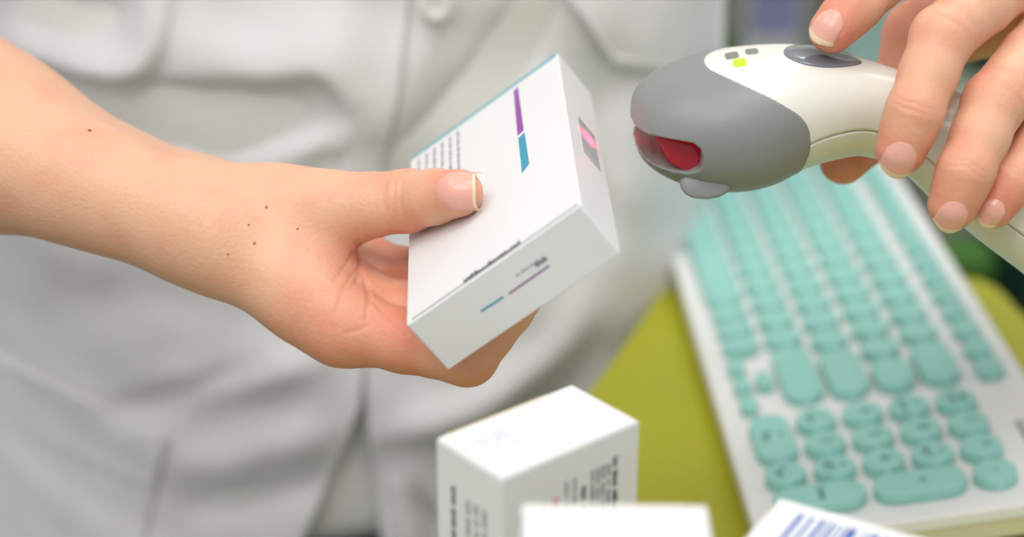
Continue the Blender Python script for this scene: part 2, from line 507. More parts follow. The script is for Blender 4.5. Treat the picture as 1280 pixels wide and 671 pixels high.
stand.prints('printed_title', 1, -1, stand.lines(1, -1, 2, 0, hz * .80, -hz * .9, hx * .10, hx * .24, 1, .006, .55), M['ink_dgray'])
stand.prints('warning_line', 1, -1, stand.lines(1, -1, 2, 0, hz * .80, hz * .1, -hx * .32, -hx * .18, 1, .009, .7), M['ink_red'], label='pale red line of print')
stand.prints('printed_text', 0, -1, stand.lines(0, -1, 2, 1, hz * .80, -hz * .9, -hy * .6, hy * .15, 3, .006, .6), M['ink_gray'])
stand.prints('printed_title', 0, -1, stand.lines(0, -1, 2, 1, hz * .82, -hz * .9, hy * .34, hy * .64, 1, .006, .5), M['ink_dgray'])
stand.prints('faint_print', 2, 1, stand.lines(2, 1, 1, 0, hy * .5, -hy * .5, -hx * .75, -hx * .3, 5, .005, .5), M['ink_pale'], .0006)
stand.prints('raw_edge', 2, 1, [rect(2, 0, 1, -hx * .9, hy * .955, hx * .6, hy * .99)], M['card_raw'], .0006, 'tan cut edge of the flap')

# --- carton in front, only its top in view
zt2 = .140
pL = on_z(652, 631, zt2); pR = on_z(884, 633, zt2)
ex = unit(pR - pL); ey = np.array([-ex[1], ex[0], 0]); w2 = np.linalg.norm(pR - pL) / 2
front = Carton(np.stack([ex, ey, (0, 0, 1)], 1), (pL + pR) / 2 * np.array([1, 1, 0]) - ey * .021 + np.array([0, 0, zt2 / 2]), (w2, .021, zt2 / 2), 'white medicine box at the front middle, blank top, nearest the upright text box', 'white cartons on the counter', (2, 1), base=True)
front.prints('faint_print', 2, 1, front.lines(2, 1, 0, 1, -w2 * .8, -w2 * .3, .002, .014, 5, .005, .5), M['ink_pale'], .0006)
front.prints('raw_edge', 2, 1, [rect(2, 0, 1, 0, .0203, w2 * .75, .0208)], M['card_raw'], .0006, 'tan cut edge of the flap')

# --- carton at the lower right with a blue barcode on the face turned up
zt3 = .120
k0 = on_z(975, 622, zt3); k1 = on_z(1150, 671, zt3); k2 = on_z(925, 671, zt3)
ex = unit(k1 - k0); ey = np.array([ex[1], -ex[0], 0])
ey = -ey if ey @ (k2 - k0) < 0 else ey
L3, W3 = .075, .045
bR = np.stack([ex, -ey, (0, 0, 1)], 1)
cc = k0 + ex * L3 / 2 + ey * W3 / 2
bar = Carton(bR, (cc[0], cc[1], zt3 / 2), (L3 / 2, W3 / 2, zt3 / 2), 'white medicine box with a blue barcode on top, in front of the keyboard', 'white cartons on the counter', (1, -1), base=True)
A = bar.uv(2, 1, 1000, 642); Q = []
g = A[0]; gy = A[1]
while g < A[0] + .034:
    w = random.choice([.0006, .0010, .0014, .0024]); Q.append(rect(2, 0, 1, g, gy - .020, g + w, gy)); g += w + random.choice([.0009, .0013, .002])
bar.prints('barcode', 2, 1, Q, M['blue'], label='blue barcode')
bar.prints('raw_edge', 0, -1, [rect(0, 1, 2, -W3 * .48, zt3 / 2 - .0012, W3 * .48, zt3 / 2 - .0002)], M['card_raw'], label='tan cut edge')

# ------------------------------------------------------------------ keyboard
u = .019
KF = dict(f=2379.85, ti=.1365, x=.1037, y=.6748, ph=-1.5241)
kc, ks = math.cos(KF['ph']), math.sin(KF['ph']); ct, st_ = math.cos(KF['ti']), math.sin(KF['ti'])
kx = np.array([kc, ks, 0]); ky = np.array([-ks * ct, kc * ct, st_]); kz = np.cross(kx, ky)
KM = mat4(np.stack([kx, ky, kz], 1), np.array([KF['x'], KF['y'], .020]))
kb = empty('keyboard', KM, 'white keyboard with round mint green keys lying on the lime counter', 'keyboard')
X0, X1, Y0, Y1 = -16.35 * u, 4.02 * u, -.92 * u, 5.80 * u


def pill_bm(cx, cy, w, d, z0, z1, r, bm=None, dish=0.0006):
    n = 8; rings = []
    b = bm or bmesh.new()
    def ring(inset, z):
        rr = max(r - inset, .0004); hw = w / 2 - inset; hd_ = d / 2 - inset; pts = []
        rr = min(rr, hw, hd_)
        for q, (sx, sy) in enumerate(((1, 1), (-1, 1), (-1, -1), (1, -1))):
            for i in range(n + 1):
                a_ = math.pi / 2 * (q + i / n)
                pts.append(b.verts.new((cx + sx * (hw - rr) + rr * math.cos(a_), cy + sy * (hd_ - rr) + rr * math.sin(a_), z)))
        return pts
    R_ = [ring(0, z0), ring(.0003, z1 - .0012), ring(.0008, z1 - .0004), ring(.0018, z1), ring(.0045, z1 - dish)]
    for p, q in zip(R_, R_[1:]):
        for i in range(len(p)):
            b.faces.new((p[i], p[(i + 1) % len(p)], q[(i + 1) % len(p)], q[i]))
    b.faces.new(R_[-1]); b.faces.new(R_[0][::-1])
    return b


# case: top shell and cream lower tray
b = bmesh.new()
pill_bm((X0 + X1) / 2, (Y0 + Y1) / 2, X1 - X0, Y1 - Y0, -.0085, -.0035, .008, b, 0)
bm_obj('top_case', b, M['kb_white'], kb, local=True)
b = bmesh.new(); pill_bm((X0 + X1) / 2, (Y0 + Y1) / 2, X1 - X0 - .0008, Y1 - Y0 - .0008, -.0165, -.0082, .008, b, 0)
bm_obj('bottom_case', b, M['kb_side'], kb, local=True)
for fx in (X0 + .03, X1 - .03):                   # feet prop up the function row side
    hgt = (Y1 - .02) * math.tan(KF['ti']) + .0035
    b = box_bm((fx - .012, Y1 - .022, -.0165 - .0145), (fx + .012, Y1 - .016, -.016), .001, 1)
    bm_obj('foot', b, M['kb_side'], kb, local=True)
for fx in (X0 + .03, X1 - .03):
    bm_obj('rubber_pad', box_bm((fx - .01, Y0 + .012, -.0176), (fx + .01, Y0 + .018, -.0164), .0003, 1), M['dark'], kb, local=True)

keys = []
LE = -15.8                                        # left end of the main block in key units
rows = {0: [1.25, 1.25, 1.25, 6.05, .85, .85, .85], 1: [2.35] + [1] * 10 + [2.6], 2: [1.75] + [1] * 11 + [2.25], 3: [1.5] + [1] * 12 + [1.5], 4: [1] * 13 + [2]}
for r_, ws in rows.items():
    x_ = LE
    for w in ws:
        if r_ == 1 and w == 2.75: w = 2.75
        keys.append((x_ + w / 2, r_, w, 1, None)); x_ += w
    rows[r_] = x_
for i in range(16):
    keys.append((LE + .5 + i * 15 / 16, 5.05, .92, .72, (('Esc' if i == 0 else 'F%d' % i), '') if i < 13 else None))
# arrow cluster, small round keys
for (ax_, ay_) in ((-3.0, -.26), (-2.1, -.26), (-1.2, -.26), (-2.15, .24)):
    keys.append((ax_ + .1, ay_, .8, .5, 'arrow'))
num = [(0, 1, '1', 'End'), (1, 1, '2', ''), (2, 1, '3', 'PgDn'), (0, 2, '4', ''), (1, 2, '5', ''), (2, 2, '6', ''), (0, 3, '7', 'Home'), (1, 3, '8', ''), (2, 3, '9', 'PgUp'),
       (0, 4, 'Num', 'Lock'), (1, 4, '/', ''), (2, 4, '*', ''), (3, 4, '-', ''), (2, 0, '.', 'Del')]
for nx, ny, l1, l2 in num: keys.append((nx, ny, 1, 1, (l1, l2)))
keys += [(.5, 0, 2, 1, ('0', 'Ins')), (3, 2.5, 1, 2, ('+', '')), (3, .5, 1, 2, ('Enter', ''))]


def text_mesh(s, size):
    cu = bpy.data.curves.new('t', 'FONT'); cu.body = s; cu.size = size; cu.align_x = 'CENTER'; cu.align_y = 'CENTER'; cu.extrude = .00008; cu.resolution_u = 2
    o = bpy.data.objects.new('t', cu); COL.objects.link(o)
    dg = bpy.context.evaluated_depsgraph_get(); dg.update()
    me = bpy.data.meshes.new_from_object(o.evaluated_get(dg)); bpy.data.objects.remove(o); bpy.data.curves.remove(cu)
    return me


for (cx, cy, w, d, leg) in keys:
    w_ = w
    W_ = w_ * u - .0024; D_ = d * u - .0024
    k = bm_obj('key', pill_bm(0, 0, W_, D_, -.0045, .0018, min(W_, D_) * .5 if min(w, d) <= 1 else .008), M['key'], kb, smooth=False, local=True)
    k.location = (cx * u, cy * u, 0)
    for p in k.data.polygons: p.use_smooth = len(p.vertices) == 4
    if isinstance(leg, tuple):
        me = text_mesh(leg[0] + (('\n' + leg[1]) if leg[1] else ''), .0066 if len(leg[0]) < 2 else .0046)
        me.materials.append(M['legend']); l = bpy.data.objects.new('key_legend', me); COL.objects.link(l); l.parent = k; l.location = (0, .001, .00125)
# small dark print on the bezel beyond the minus key
V = []; Q = []
for i in range(7):
    for r_ in range(2):
        x_ = (.9 + i * .14) * u + r_ * .0; y_ = (5.2 - r_ * .22) * u
        k = len(V); V += [(x_, y_, -.0034), (x_ + .0016, y_, -.0034), (x_ + .0016, y_ + .0026, -.0034), (x_, y_ + .0026, -.0034)]; Q.append((k, k + 1, k + 2, k + 3))
mesh_obj('bezel_print', V, Q, M['ink'], kb, False, True)

# ------------------------------------------------------------------ hand scanner
SD = .625; RHO = math.radians(27)
stn = [  # upper silhouette, lower silhouette (pixels at the scanner's distance), width / height ratio
    ((788, 138), (788, 152), 1.5), ((792, 118), (793, 176), 1.5), ((803, 102), (803, 198), 1.5), ((822, 88), (822, 214), 1.45), ((850, 75), (850, 227), 1.4), ((885, 65), (885, 235), 1.35),
    ((920, 59), (922, 237), 1.3), ((960, 56), (962, 229), 1.25), ((1003, 57), (1003, 210), 1.2), ((1050, 66), (1045, 198), 1.1), ((1105, 83), (1080, 194), 1.0),
    ((1165, 105), (1122, 208), .95), ((1215, 126), (1170, 250), .92), ((1280, 165), (1222, 295), .92), ((1352, 222), (1288, 346), .95), ((1425, 292), (1352, 402), .95), ((1470, 340), (1392, 440), .95)]
raw = np.array([[(a[0] + b[0]) / 2, (a[1] + b[1]) / 2, math.hypot(a[0] - b[0], a[1] - b[1]) / 2, a[0] - b[0], a[1] - b[1], r_] for a, b, r_ in stn])
NS = 160
prof = catmull(raw, NS)
s_of = np.linspace(0, 1, NS)


def sc_ring(s):
    p = np.array([np.interp(s, s_of, prof[:, i]) for i in range(6)])
    c_ = at(p[0], p[1], SD); n2 = unit((p[3], -p[4])); N = RT * n2[0] + UP * n2[1]
    Z = N * math.cos(RHO) - FW * math.sin(RHO); Y = -N * math.sin(RHO) - FW * math.cos(RHO)
    bz = p[2] / math.sqrt(math.cos(RHO) ** 2 + (p[5] * math.sin(RHO)) ** 2) * SD / F
    return c_, Y, Z, bz * p[5], bz


def sc_pt(s, th, off=0.0):                         # th = 0 near side, 90 deg top
    c_, Y, Z, ay, bz = sc_ring(s); e = 2 / 2.25
    cy, cz = math.cos(th), math.sin(th)
    return c_ + Y * (math.copysign(abs(cy) ** e, cy) * ay + off * cy) + Z * (math.copysign(abs(cz) ** e, cz) * bz + off * cz)


def s_at_px(px):
    return float(np.interp(px, prof[:, 0], s_of))


def loft(s0, s1, th0, th1, ns, nt, off, name, m, parent, closed, cap=True):
    V = []; Fc = []
    for i in range(ns):
        for j in range(nt):
            th = th0 + (th1 - th0) * j / (nt if closed else nt - 1)
            a_ = s0(th) if callable(s0) else s0; b_ = s1(th) if callable(s1) else s1
            V.append(sc_pt(a_ + (b_ - a_) * i / (ns - 1), th, off))
    w = nt if closed else nt - 1
    for i in range(ns - 1):
        for j in range(w):
            Fc.append((i * nt + j, i * nt + (j + 1) % nt, (i + 1) * nt + (j + 1) % nt, (i + 1) * nt + j))
    if closed and cap:
        for i in (0, ns - 1):
            k = len(V); V.append(np.mean(V[i * nt:(i + 1) * nt], axis=0))
            for j in range(nt):
                f = (i * nt + j, i * nt + (j + 1) % nt, k); Fc.append(f[::-1] if i == 0 else f)
    return V, Fc


def wrapd(th):                                     # degrees in -180..180
    return (math.degrees(th) + 180) % 360 - 180


NE = catmull(np.array([(0, 876), (12, 882), (30, 910), (52, 955), (70, 985), (84, 998), (100, 1003), (125, 1000), (180, 990)], float), 120)


def nose_edge(th):                                 # where the grey nose meets the ivory shell
    t = abs(wrapd(th - math.pi / 2))               # 0 at the top, 90 on the sides, 180 below
    return s_at_px(float(np.interp(t, NE[:, 0], NE[:, 1])))


scb = sc_pt(s_at_px(1050), -math.pi / 2)
scan = empty('barcode_scanner', scb, 'ivory hand scanner with grey nose held over the keyboard, aimed at the medicine box', 'scanner')
# grey nose with the mouth cut through its front
V, Fc = loft(0.0, lambda t: nose_edge(t), 0, 2 * math.pi, 60, 96, .0003, '', None, None, True)
nose = mesh_obj('nose', V, Fc, M['sc_gray'], scan)
_, Yd, Zd, _, _ = sc_ring(s_at_px(850))
slot = [(770, 156), (788, 158), (802, 165), (830, 171), (853, 174), (867, 177), (876, 185), (879, 200), (877, 218), (864, 224), (844, 224), (824, 219), (810, 210), (798, 196), (789, 184), (770, 177)]
n_ = len(slot)


def prof_pt(px, py, k=.96):
    """point of the scanner's middle plane seen on its near flank at this pixel"""
    l_ = sc_ring(s_at_px(max(px, 791)))[3] * k
    return at(px, py, SD - l_ * math.cos(RHO)) - Yd * l_


pp = [prof_pt(*q) for q in slot]
V = [p + Yd * o_ for o_ in (.06, -.06) for p in pp]
Fc = [tuple(range(n_)), tuple(range(2 * n_ - 1, n_ - 1, -1))] + [(i, n_ + i, n_ + (i + 1) % n_, (i + 1) % n_) for i in range(n_)]
cut = mesh_obj('cutter', V, Fc, M['sc_gray'], None, False)
for o in (nose, cut):
    b = bmesh.new(); b.from_mesh(o.data); bmesh.ops.recalc_face_normals(b, faces=b.faces); b.to_mesh(o.data); b.free()
md = nose.modifiers.new('b', 'BOOLEAN'); md.object = cut; md.operation = 'DIFFERENCE'; md.solver = 'EXACT'
apply_mods(nose)
md = nose.modifiers.new('r', 'REMESH'); md.mode = 'VOXEL'; md.voxel_size = .0005
md = nose.modifiers.new('s', 'SMOOTH'); md.factor = .5; md.iterations = 6
apply_mods(nose); bpy.data.objects.remove(cut)
nose.data.polygons.foreach_set('use_smooth', [True] * len(nose.data.polygons))
# red window deep in the mouth
V = []; wpoly = [(812, 160), (880, 165), (905, 180), (905, 230), (862, 229), (836, 211)]
for off in (.0185, -.0185):
    for q in wpoly: V.append(prof_pt(*q) + Yd * off)
n_ = len(wpoly)
Fc = [tuple(range(n_)), tuple(range(2 * n_ - 1, n_ - 1, -1))] + [(i, n_ + i, n_ + (i + 1) % n_, (i + 1) % n_) for i in range(n_)]
b = bmesh.new(); vs = [b.verts.new(v) for v in V]
for f in Fc: b.faces.new([vs[i] for i in f])
bmesh.ops.bevel(b, geom=list(b.edges), offset=.0015, segments=3, profile=.5, affect='EDGES')
wn = bm_obj('scan_window', b, M['window'], scan, smooth=True); wn['label'] = 'glowing red scan window'
# tab under the nose
V = []; Fc = []
tabp = [(848, 226), (853, 238), (866, 244), (884, 245), (900, 242), (915, 232), (905, 215), (855, 212)]
b = bmesh.new(); r0 = [b.verts.new(at(q[0], q[1], SD - .013) + Yd * .004) for q in tabp]; r1 = [b.verts.new(at(q[0], q[1], SD - .013) - Yd * .030) for q in tabp]
n_ = len(tabp); b.faces.new(r0); b.faces.new(r1[::-1])
for i in range(n_): b.faces.new((r0[i], r1[i], r1[(i + 1) % n_], r0[(i + 1) % n_]))
bmesh.ops.recalc_face_normals(b, faces=b.faces)
bmesh.ops.bevel(b, geom=list(b.edges), offset=.0018, segments=3, profile=.5, affect='EDGES')
bm_obj('stand_lug', b, M['sc_gray'], scan, smooth=True)
# shells


def seam_deg(s):                                   # angle of the side seam below the lateral line
    px = np.interp(s, s_of, prof[:, 0])
    return math.radians(np.interp(px, [990, 1020, 1050, 1080, 1110, 1150, 1200, 1300], [-9, -6, -4, -4, -6, -9, -11, -11]))


def shell(name, m, upper, off=0.0):
    V = []; Fc = []; ns, nt = 120, 64
    for i in range(ns):
        for j in range(nt):
            s_guess = .5
            # end angles follow the seam, evaluated at this ring
            base = s_at_px(990) + (1 - s_at_px(990)) * i / (ns - 1)
            sd = seam_deg(base)
            g = .012
            t0, t1 = (sd + g, math.pi - sd - g) if upper else (math.pi - sd + g, 2 * math.pi + sd - g)
            th = t0 + (t1 - t0) * j / (nt - 1)
            ne = nose_edge(th) - .006
            s = ne + (1 - ne) * i / (ns - 1)
            V.append(sc_pt(s, th, off))
    for i in range(ns - 1):
        for j in range(nt - 1):
            Fc.append((i * nt + j, i * nt + j + 1, (i + 1) * nt + j + 1, (i + 1) * nt + j))
    o = mesh_obj(name, V, Fc, m, scan)
    md = o.modifiers.new('t', 'SOLIDIFY'); md.thickness = .0018; md.offset = -1; md.use_even_offset = False
    b = bmesh.new(); b.from_mesh(o.data); bmesh.ops.recalc_face_normals(b, faces=b.faces); b.to_mesh(o.data); b.free()
    # make sure normals point out
    c0 = np.mean(np.array(V), axis=0)
    return o


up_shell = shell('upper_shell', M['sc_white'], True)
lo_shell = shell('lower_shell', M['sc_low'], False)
V, Fc = loft(s_at_px(985), .995, 0, 2 * math.pi, 90, 48, -.0007, '', None, None, True)
mesh_obj('seam_gasket', V, Fc, M['seam'], scan)


def patch(name, m, cpx, cth, rs, rth, lift, shape='ellipse', n=18, label=None):
    """a raised lens on the scanner's surface, centred at (pixel x, angle)"""
    V = []; Fc = []
    rings = [(1.0, -.0008), (1.0, lift * .4), (.93, lift * .85), (.75, lift), (.4, lift * 1.1)]
    for f, l in rings:
        for k in range(n * 2):
            a_ = math.pi * k / n; ca, sa_ = math.cos(a_), math.sin(a_)
            if shape == 'ellipse': du, dv = ca, math.copysign(abs(sa_) ** 1.25, sa_)
            else:
                e = .45; du, dv = math.copysign(abs(ca) ** e, ca), math.copysign(abs(sa_) ** e, sa_)
            V.append(sc_pt(s_at_px(cpx + rs * f * du), math.radians(cth + rth * f * dv), l))
    N2 = n * 2
    for i in range(len(rings) - 1):
        for k in range(N2): Fc.append((i * N2 + k, i * N2 + (k + 1) % N2, (i + 1) * N2 + (k + 1) % N2, (i + 1) * N2 + k))
    Fc.append(tuple(range((len(rings) - 1) * N2, len(rings) * N2)))
    b = bmesh.new(); vs = [b.verts.new(v) for v in V]
    for f in Fc: b.faces.new([vs[i] for i in f])
    o = bm_obj(name, b, m, scan, smooth=True)
    if label: o['label'] = label
    return o


patch('trigger_button', M['button'], 1020, 87, 46, 21, .0007, label='smoky grey oval button')
patch('indicator_light', M['led'], 918.5, 81, 8.5, 5.2, .0003, 'sq', label='lit yellow-green indicator')
patch('indicator_light', M['led_off'], 911.5, 92, 8.5, 4.6, .0003, 'sq', label='unlit grey indicator beside the lit one')
patch('indicator_light', M['led_off'], 937, 94, 8, 4.4, .0003, 'sq', label='single grey indicator nearest the button')
# the scanner's own red light: a lamp in the mouth and the scan beam on the barcode
mouth = prof_pt(791, 171)
tgt = held.c + held.R @ held.uv(0, 1, 736, 173)
l = bpy.data.lights.new('scan_beam', 'SPOT'); l.energy = .26; l.color = (1, .02, .08); l.spot_size = math.radians(30); l.spot_blend = 1.0; l.shadow_soft_size = .001
lo_ = bpy.data.objects.new('scan_beam', l); COL.objects.link(lo_); lo_.parent = scan
w = Matrix.Translation(Vector(mouth)) @ (Vector(tgt) - Vector(mouth)).to_track_quat('-Z', 'Y').to_matrix().to_4x4()
lo_.matrix_basis = world_of(scan).inverted() @ w
l = bpy.data.lights.new('mouth_glow', 'POINT'); l.energy = .0014; l.color = (1, .02, .05); l.shadow_soft_size = .002
lo_ = bpy.data.objects.new('mouth_glow', l); COL.objects.link(lo_); lo_.parent = scan
lo_.matrix_basis = world_of(scan).inverted() @ Matrix.Translation(Vector(prof_pt(801, 176)))

# ------------------------------------------------------------------ person: body with both arms and hands
mm = .001


def J(px, py, z): return at(px, py, z)


def touch(px, py, n, p0, r):
    """point on the pixel ray whose distance from the plane equals r"""
    d = ray_dir(px, py); t = ((p0 - CAM) @ n + r) / (d @ n); return CAM + d * t


nF = HR[:, 2]; pF = HC + nF * HH[2]; pB = HC - nF * HH[2]
bdir = HR[:, 1]
# person's right hand (left in the picture)
RHc = {}
thumb = [J(338, 272, .632), J(415, 262, .622), touch(510, 251, nF, pF, 10.5 * mm), touch(574, 241, nF, pF, 7.6 * mm)]
ix_pip = touch(584, 444, -nF, pB, 9.2 * mm); ix_dip = touch(633, 386, -nF, pB, 8.2 * mm)
ix_tip = ix_dip + unit(ix_dip - ix_pip) * 14 * mm + nF * .5 * mm
ix_mcp = J(428, 408, .612)
fingers_r = [[ix_mcp, ix_pip, ix_dip, ix_tip]]
for k, (sl, e) in enumerate(((19, 1.06), (37, 1.0), (54, .82))):
    o_ = bdir * sl * mm
    m_ = ix_mcp + o_ * .92 + nF * (-2 * k) * mm
    rr_ = ((9.6, 9.0, 7.8)[k], (8.4, 7.8, 6.9)[k])
    p_ = m_ + (ix_pip - ix_mcp) * e; p_ = p_ - nF * ((p_ - pB) @ nF + rr_[0] * mm)
    d_ = p_ + (ix_dip - ix_pip) * e; d_ = d_ - nF * ((d_ - pB) @ nF + rr_[1] * mm)
    t_ = d_ + (ix_tip - ix_dip) * e
    fingers_r.append([m_, p_, d_, t_])
fr_r = [(11.2, 9.6, 8.4, 7.2), (11.2, 9.6, 8.4, 7.2), (10.6, 9, 7.8, 6.8), (9.6, 7.8, 6.9, 6.2)]
wr_n = J(262, 290, .622); wr_f = J(254, 268, .648)
fa_n = J(-20, 182, .640); fa_f = J(-30, 160, .668)
el_r = np.array([-.285, .67, .215])
sh_r = np.array([-.285, .90, .43])
# person's left hand (right in the picture)
fingers_l = [
    [J(1222, -100, .648), J(1120, -46, .620), J(1070, 6, .612), J(1040, 38, .610)],
    [J(1272, -34, .640), J(1178, 46, .599), J(1143, 140, .591), J(1126, 187, .594)],
    [J(1326, 24, .645), J(1243, 128, .600), J(1207, 214, .591), J(1191, 256, .594)],
    [J(1388, 80, .652), J(1312, 160, .612), J(1264, 226, .600), J(1241, 259, .600)]]
fr_l = [(11.2, 9.6, 8.4, 7.4), (11.6, 9.9, 8.8, 8.0), (11, 9.9, 8.7, 7.8), (9.8, 8.4, 7.6, 6.8)]
thumb_l = [J(1345, -20, .690), J(1152, 46, .668), J(1120, 140, .668), J(1054, 201, .652)]
wl_a = J(1430, -120, .690); wl_b = J(1465, -60, .705)
el_l = np.array([.34, .87, .27]); sh_l = np.array([.095, .90, .43])


def hand_sdf(P, fingers, frad, th, trad, wa, wb, wr):
    palm = None
    for k, f in enumerate(fingers):
        w = wa + (wb - wa) * k / 3
        d = seg(P, w, f[0], wr * .93, frad[k][0] * mm * 1.08)
        palm = d if palm is None else smin(palm, d, 9 * mm)
    palm = smin(palm, seg(P, wa * .6 + wb * .4, th[0], wr * .84, trad[0] * mm), 7 * mm)
    met = seg(P, th[0], th[1], trad[0] * mm, trad[1] * mm)
    palm = smin(palm, met, 12 * mm)
    # the web between thumb and index
    web = seg(P, th[0] * .35 + th[1] * .65, fingers[0][0] * .75 + wa * .25, 8 * mm, 8.5 * mm)
    palm = smin(palm, web, 14 * mm)
    fg = None
    for k, f in enumerate(fingers):
        r = frad[k]; c_ = None
        for i in range(3):
            # phalanx narrows in the middle, thick at the joints
            mid = (f[i] + f[i + 1]) / 2; rm = (r[i] + r[i + 1]) / 2 * .965
            for (a_, b_, r1, r2) in ((f[i], mid, r[i], rm), (mid, f[i + 1], rm, r[i + 1])):
                d = seg(P, a_, b_, r1 * mm, r2 * mm); c_ = d if c_ is None else smin(c_, d, 2.5 * mm)
        fg = c_ if fg is None else smin(fg, c_, 1.4 * mm)
    tc = None
    for i in (1, 2):
        mid = (th[i] + th[i + 1]) / 2; rm = (trad[i] + trad[i + 1]) / 2 * .97
        for (a_, b_, r1, r2) in ((th[i], mid, trad[i], rm), (mid, th[i + 1], rm, trad[i + 1])):
            d = seg(P, a_, b_, r1 * mm, r2 * mm); tc = d if tc is None else smin(tc, d, 3 * mm)
    d = smin(palm, fg, 7 * mm)
    return smin(d, tc, 6 * mm)


TR_R = (15.6, 11.2, 9.9, 7.6); TR_L = (15, 12.5, 10.2, 8.1)


def arm_r_sdf(P):
    d = seg(P, fa_n, wr_n, 25.5 * mm, 17 * mm); d = smin(d, seg(P, fa_f, wr_f, 25 * mm, 16.4 * mm), 14 * mm)
    d = smin(d, seg(P, el_r, (fa_n + fa_f) / 2, 38 * mm, 29 * mm), 20 * mm)
    return d


def right_sdf(P):
    return smin(hand_sdf(P, fingers_r, fr_r, thumb, TR_R, wr_n, wr_f, 17.5 * mm), arm_r_sdf(P), 12 * mm)


def arm_l_sdf(P):
    e_ = el_l
    d = seg(P, wl_a, e_, 18 * mm, 34 * mm); return smin(d, seg(P, wl_b, e_, 18 * mm, 34 * mm), 14 * mm)


def left_sdf(P):
    return smin(hand_sdf(P, fingers_l, fr_l, thumb_l, TR_L, wl_a, wl_b, 17 * mm), arm_l_sdf(P), 12 * mm)


# knuckle creases: (point, axis direction, dorsal direction, reach)
creases = []


def add_crease(a_, b_, c_, dors, offs, reach, depth):
    ax = unit(unit(b_ - a_) + unit(c_ - b_)); 
    for o_ in offs: creases.append((b_ + ax * o_ * mm, ax, dors, reach * mm, depth * mm))


dors_l = [unit(cam2w(v)) for v in ((-.45, .45, .8), (-.25, .12, .95), (-.22, .12, .95), (-.2, .15, .95))]
for f, dd in zip(fingers_l, dors_l):
    add_crease(f[0], f[1], f[2], dd, (-3.4, -1.3, .9, 3.0), 7, .5)
    add_crease(f[1], f[2], f[3], dd, (-1.3, .6), 5.5, .34)
dors_t = unit(cam2w((-.1, .30, .95)))
add_crease(thumb[1], thumb[2], thumb[3], dors_t, (-3.6, -1.5, .6, 2.8), 7, .5)


def on_skin(fn, px, py):
    d_ = ray_dir(px, py); t = .5
    for it in range(80): t += float(fn((CAM + d_ * t)[None].astype(np.float32))[0]) * .8
    return CAM + d_ * t


grooves = []                                       # lines of the palm and wrist: (points on the skin, width, depth)
for poly, wd_, dp_ in (([(447, 303), (451, 330), (446, 352)], .8, .7), ([(452, 338), (461, 368), (458, 398)], .8, .6), ([(462, 372), (484, 394), (508, 416)], .8, .5),
                       ([(452, 332), (436, 350), (424, 372)], .7, .3), ([(446, 352), (428, 372), (420, 392)], .7, .3), ([(440, 318), (428, 338), (418, 352)], .7, .28),
                       ([(470, 398), (450, 412), (432, 416)], .7, .25), ([(262, 224), (248, 250), (244, 282)], .9, .25), ([(276, 218), (262, 246), (258, 276)], .9, .22), ([(240, 236), (230, 262)], .9, .18)):
    grooves.append((np.array([on_skin(right_sdf, *q) for q in catmull(np.array(poly, float), 8)]).astype(np.float32), wd_ * mm, dp_ * mm))


def with_creases(fn):
    def g(P):
        d = fn(P)
        for (p, ax, dv, rc, dep) in creases:
            q = P - p.astype(np.float32); s = q @ ax.astype(np.float32); h_ = q @ dv.astype(np.float32)
            lat = q - s[:, None] * ax.astype(np.float32) - h_[:, None] * dv.astype(np.float32); L2 = np.einsum('ij,ij->i', lat, lat)
            wob = .0007 * np.sin(np.sqrt(L2) * 500 + p[0] * 9000)
            d = d + dep * np.exp(-((s + wob) / .0007) ** 2) * np.exp(-L2 / rc ** 2) * (h_ > 0)
        if fn is right_sdf:
            for (pl, w_, dp) in grooves:
                m_ = np.nonzero(((P - pl[len(pl) // 2]) ** 2).sum(1) < .03 ** 2)[0]
                if not len(m_): continue
                Q = P[m_]; b_ = np.full(len(Q), 9., np.float32)
                for i in range(len(pl) - 1): b_ = np.minimum(b_, seg(Q, pl[i], pl[i + 1], 0, 0))
                d[m_] += dp * np.exp(-(b_ / w_) ** 2)
        return d
    return g


def bounds(pts, pad):
    p = np.array(pts); return p.min(0) - pad, p.max(0) + pad


allr = [p for f in fingers_r for p in f] + thumb + [wr_n, wr_f, fa_n, fa_f]
lo, hi = bounds(allr, .04); lo[0] = min(lo[0], -.215)
VR, FR = surface_net(right_sdf, lo, hi, .00065, with_creases(right_sdf))
alll = [p for f in fingers_l for p in f] + thumb_l + [wl_a, wl_b]
lo, hi = bounds(alll, .035)
VL, FL = surface_net(left_sdf, lo, hi, .00065, with_creases(left_sdf))

TX, TY = -.095, .905                               # torso axis


def torso_sdf(P):
    Q = P * np.array([1, 1.55, 1], np.float32)
    def s2(a_, b_, r1, r2):
        return seg(Q, np.array(a_) * (1, 1.55, 1), np.array(b_) * (1, 1.55, 1), r1, r2) / 1.55
    d = s2((TX, TY, -.12), (TX, TY, .10), .145, .125)
    d = smin(d, s2((TX, TY, .10), (TX, TY, .33), .125, .15), .05)
    d = smin(d, s2((TX - .10, TY, .40), (TX + .10, TY, .40), .075, .075), .08)
    d = smin(d, seg(P, (TX, TY, .42), (TX, TY - .01, .50), .055, .052), .04)
    for sgn in (-1, 1):
        hip = (TX + sgn * .08, TY, -.12); kn = (TX + sgn * .085, TY - .01, -.47); an = (TX + sgn * .085, TY + .01, FLOOR + .10)
        d = smin(d, seg(P, hip, kn, .085, .058), .04); d = smin(d, seg(P, kn, an, .056, .04), .03)
        d = smin(d, seg(P, (an[0], an[1], FLOOR + .05), (an[0] + sgn * .02, an[1] - .15, FLOOR + .035), .035, .03), .03)
    return d


def body_sdf(P):
    d = torso_sdf(P)
    d = smin(d, seg(P, sh_r, el_r, .048, .038), .03); d = smin(d, seg(P, sh_l, el_l, .048, .036), .03)
    d = smin(d, arm_r_sdf(P), .004); d = smin(d, arm_l_sdf(P), .004)
    return d


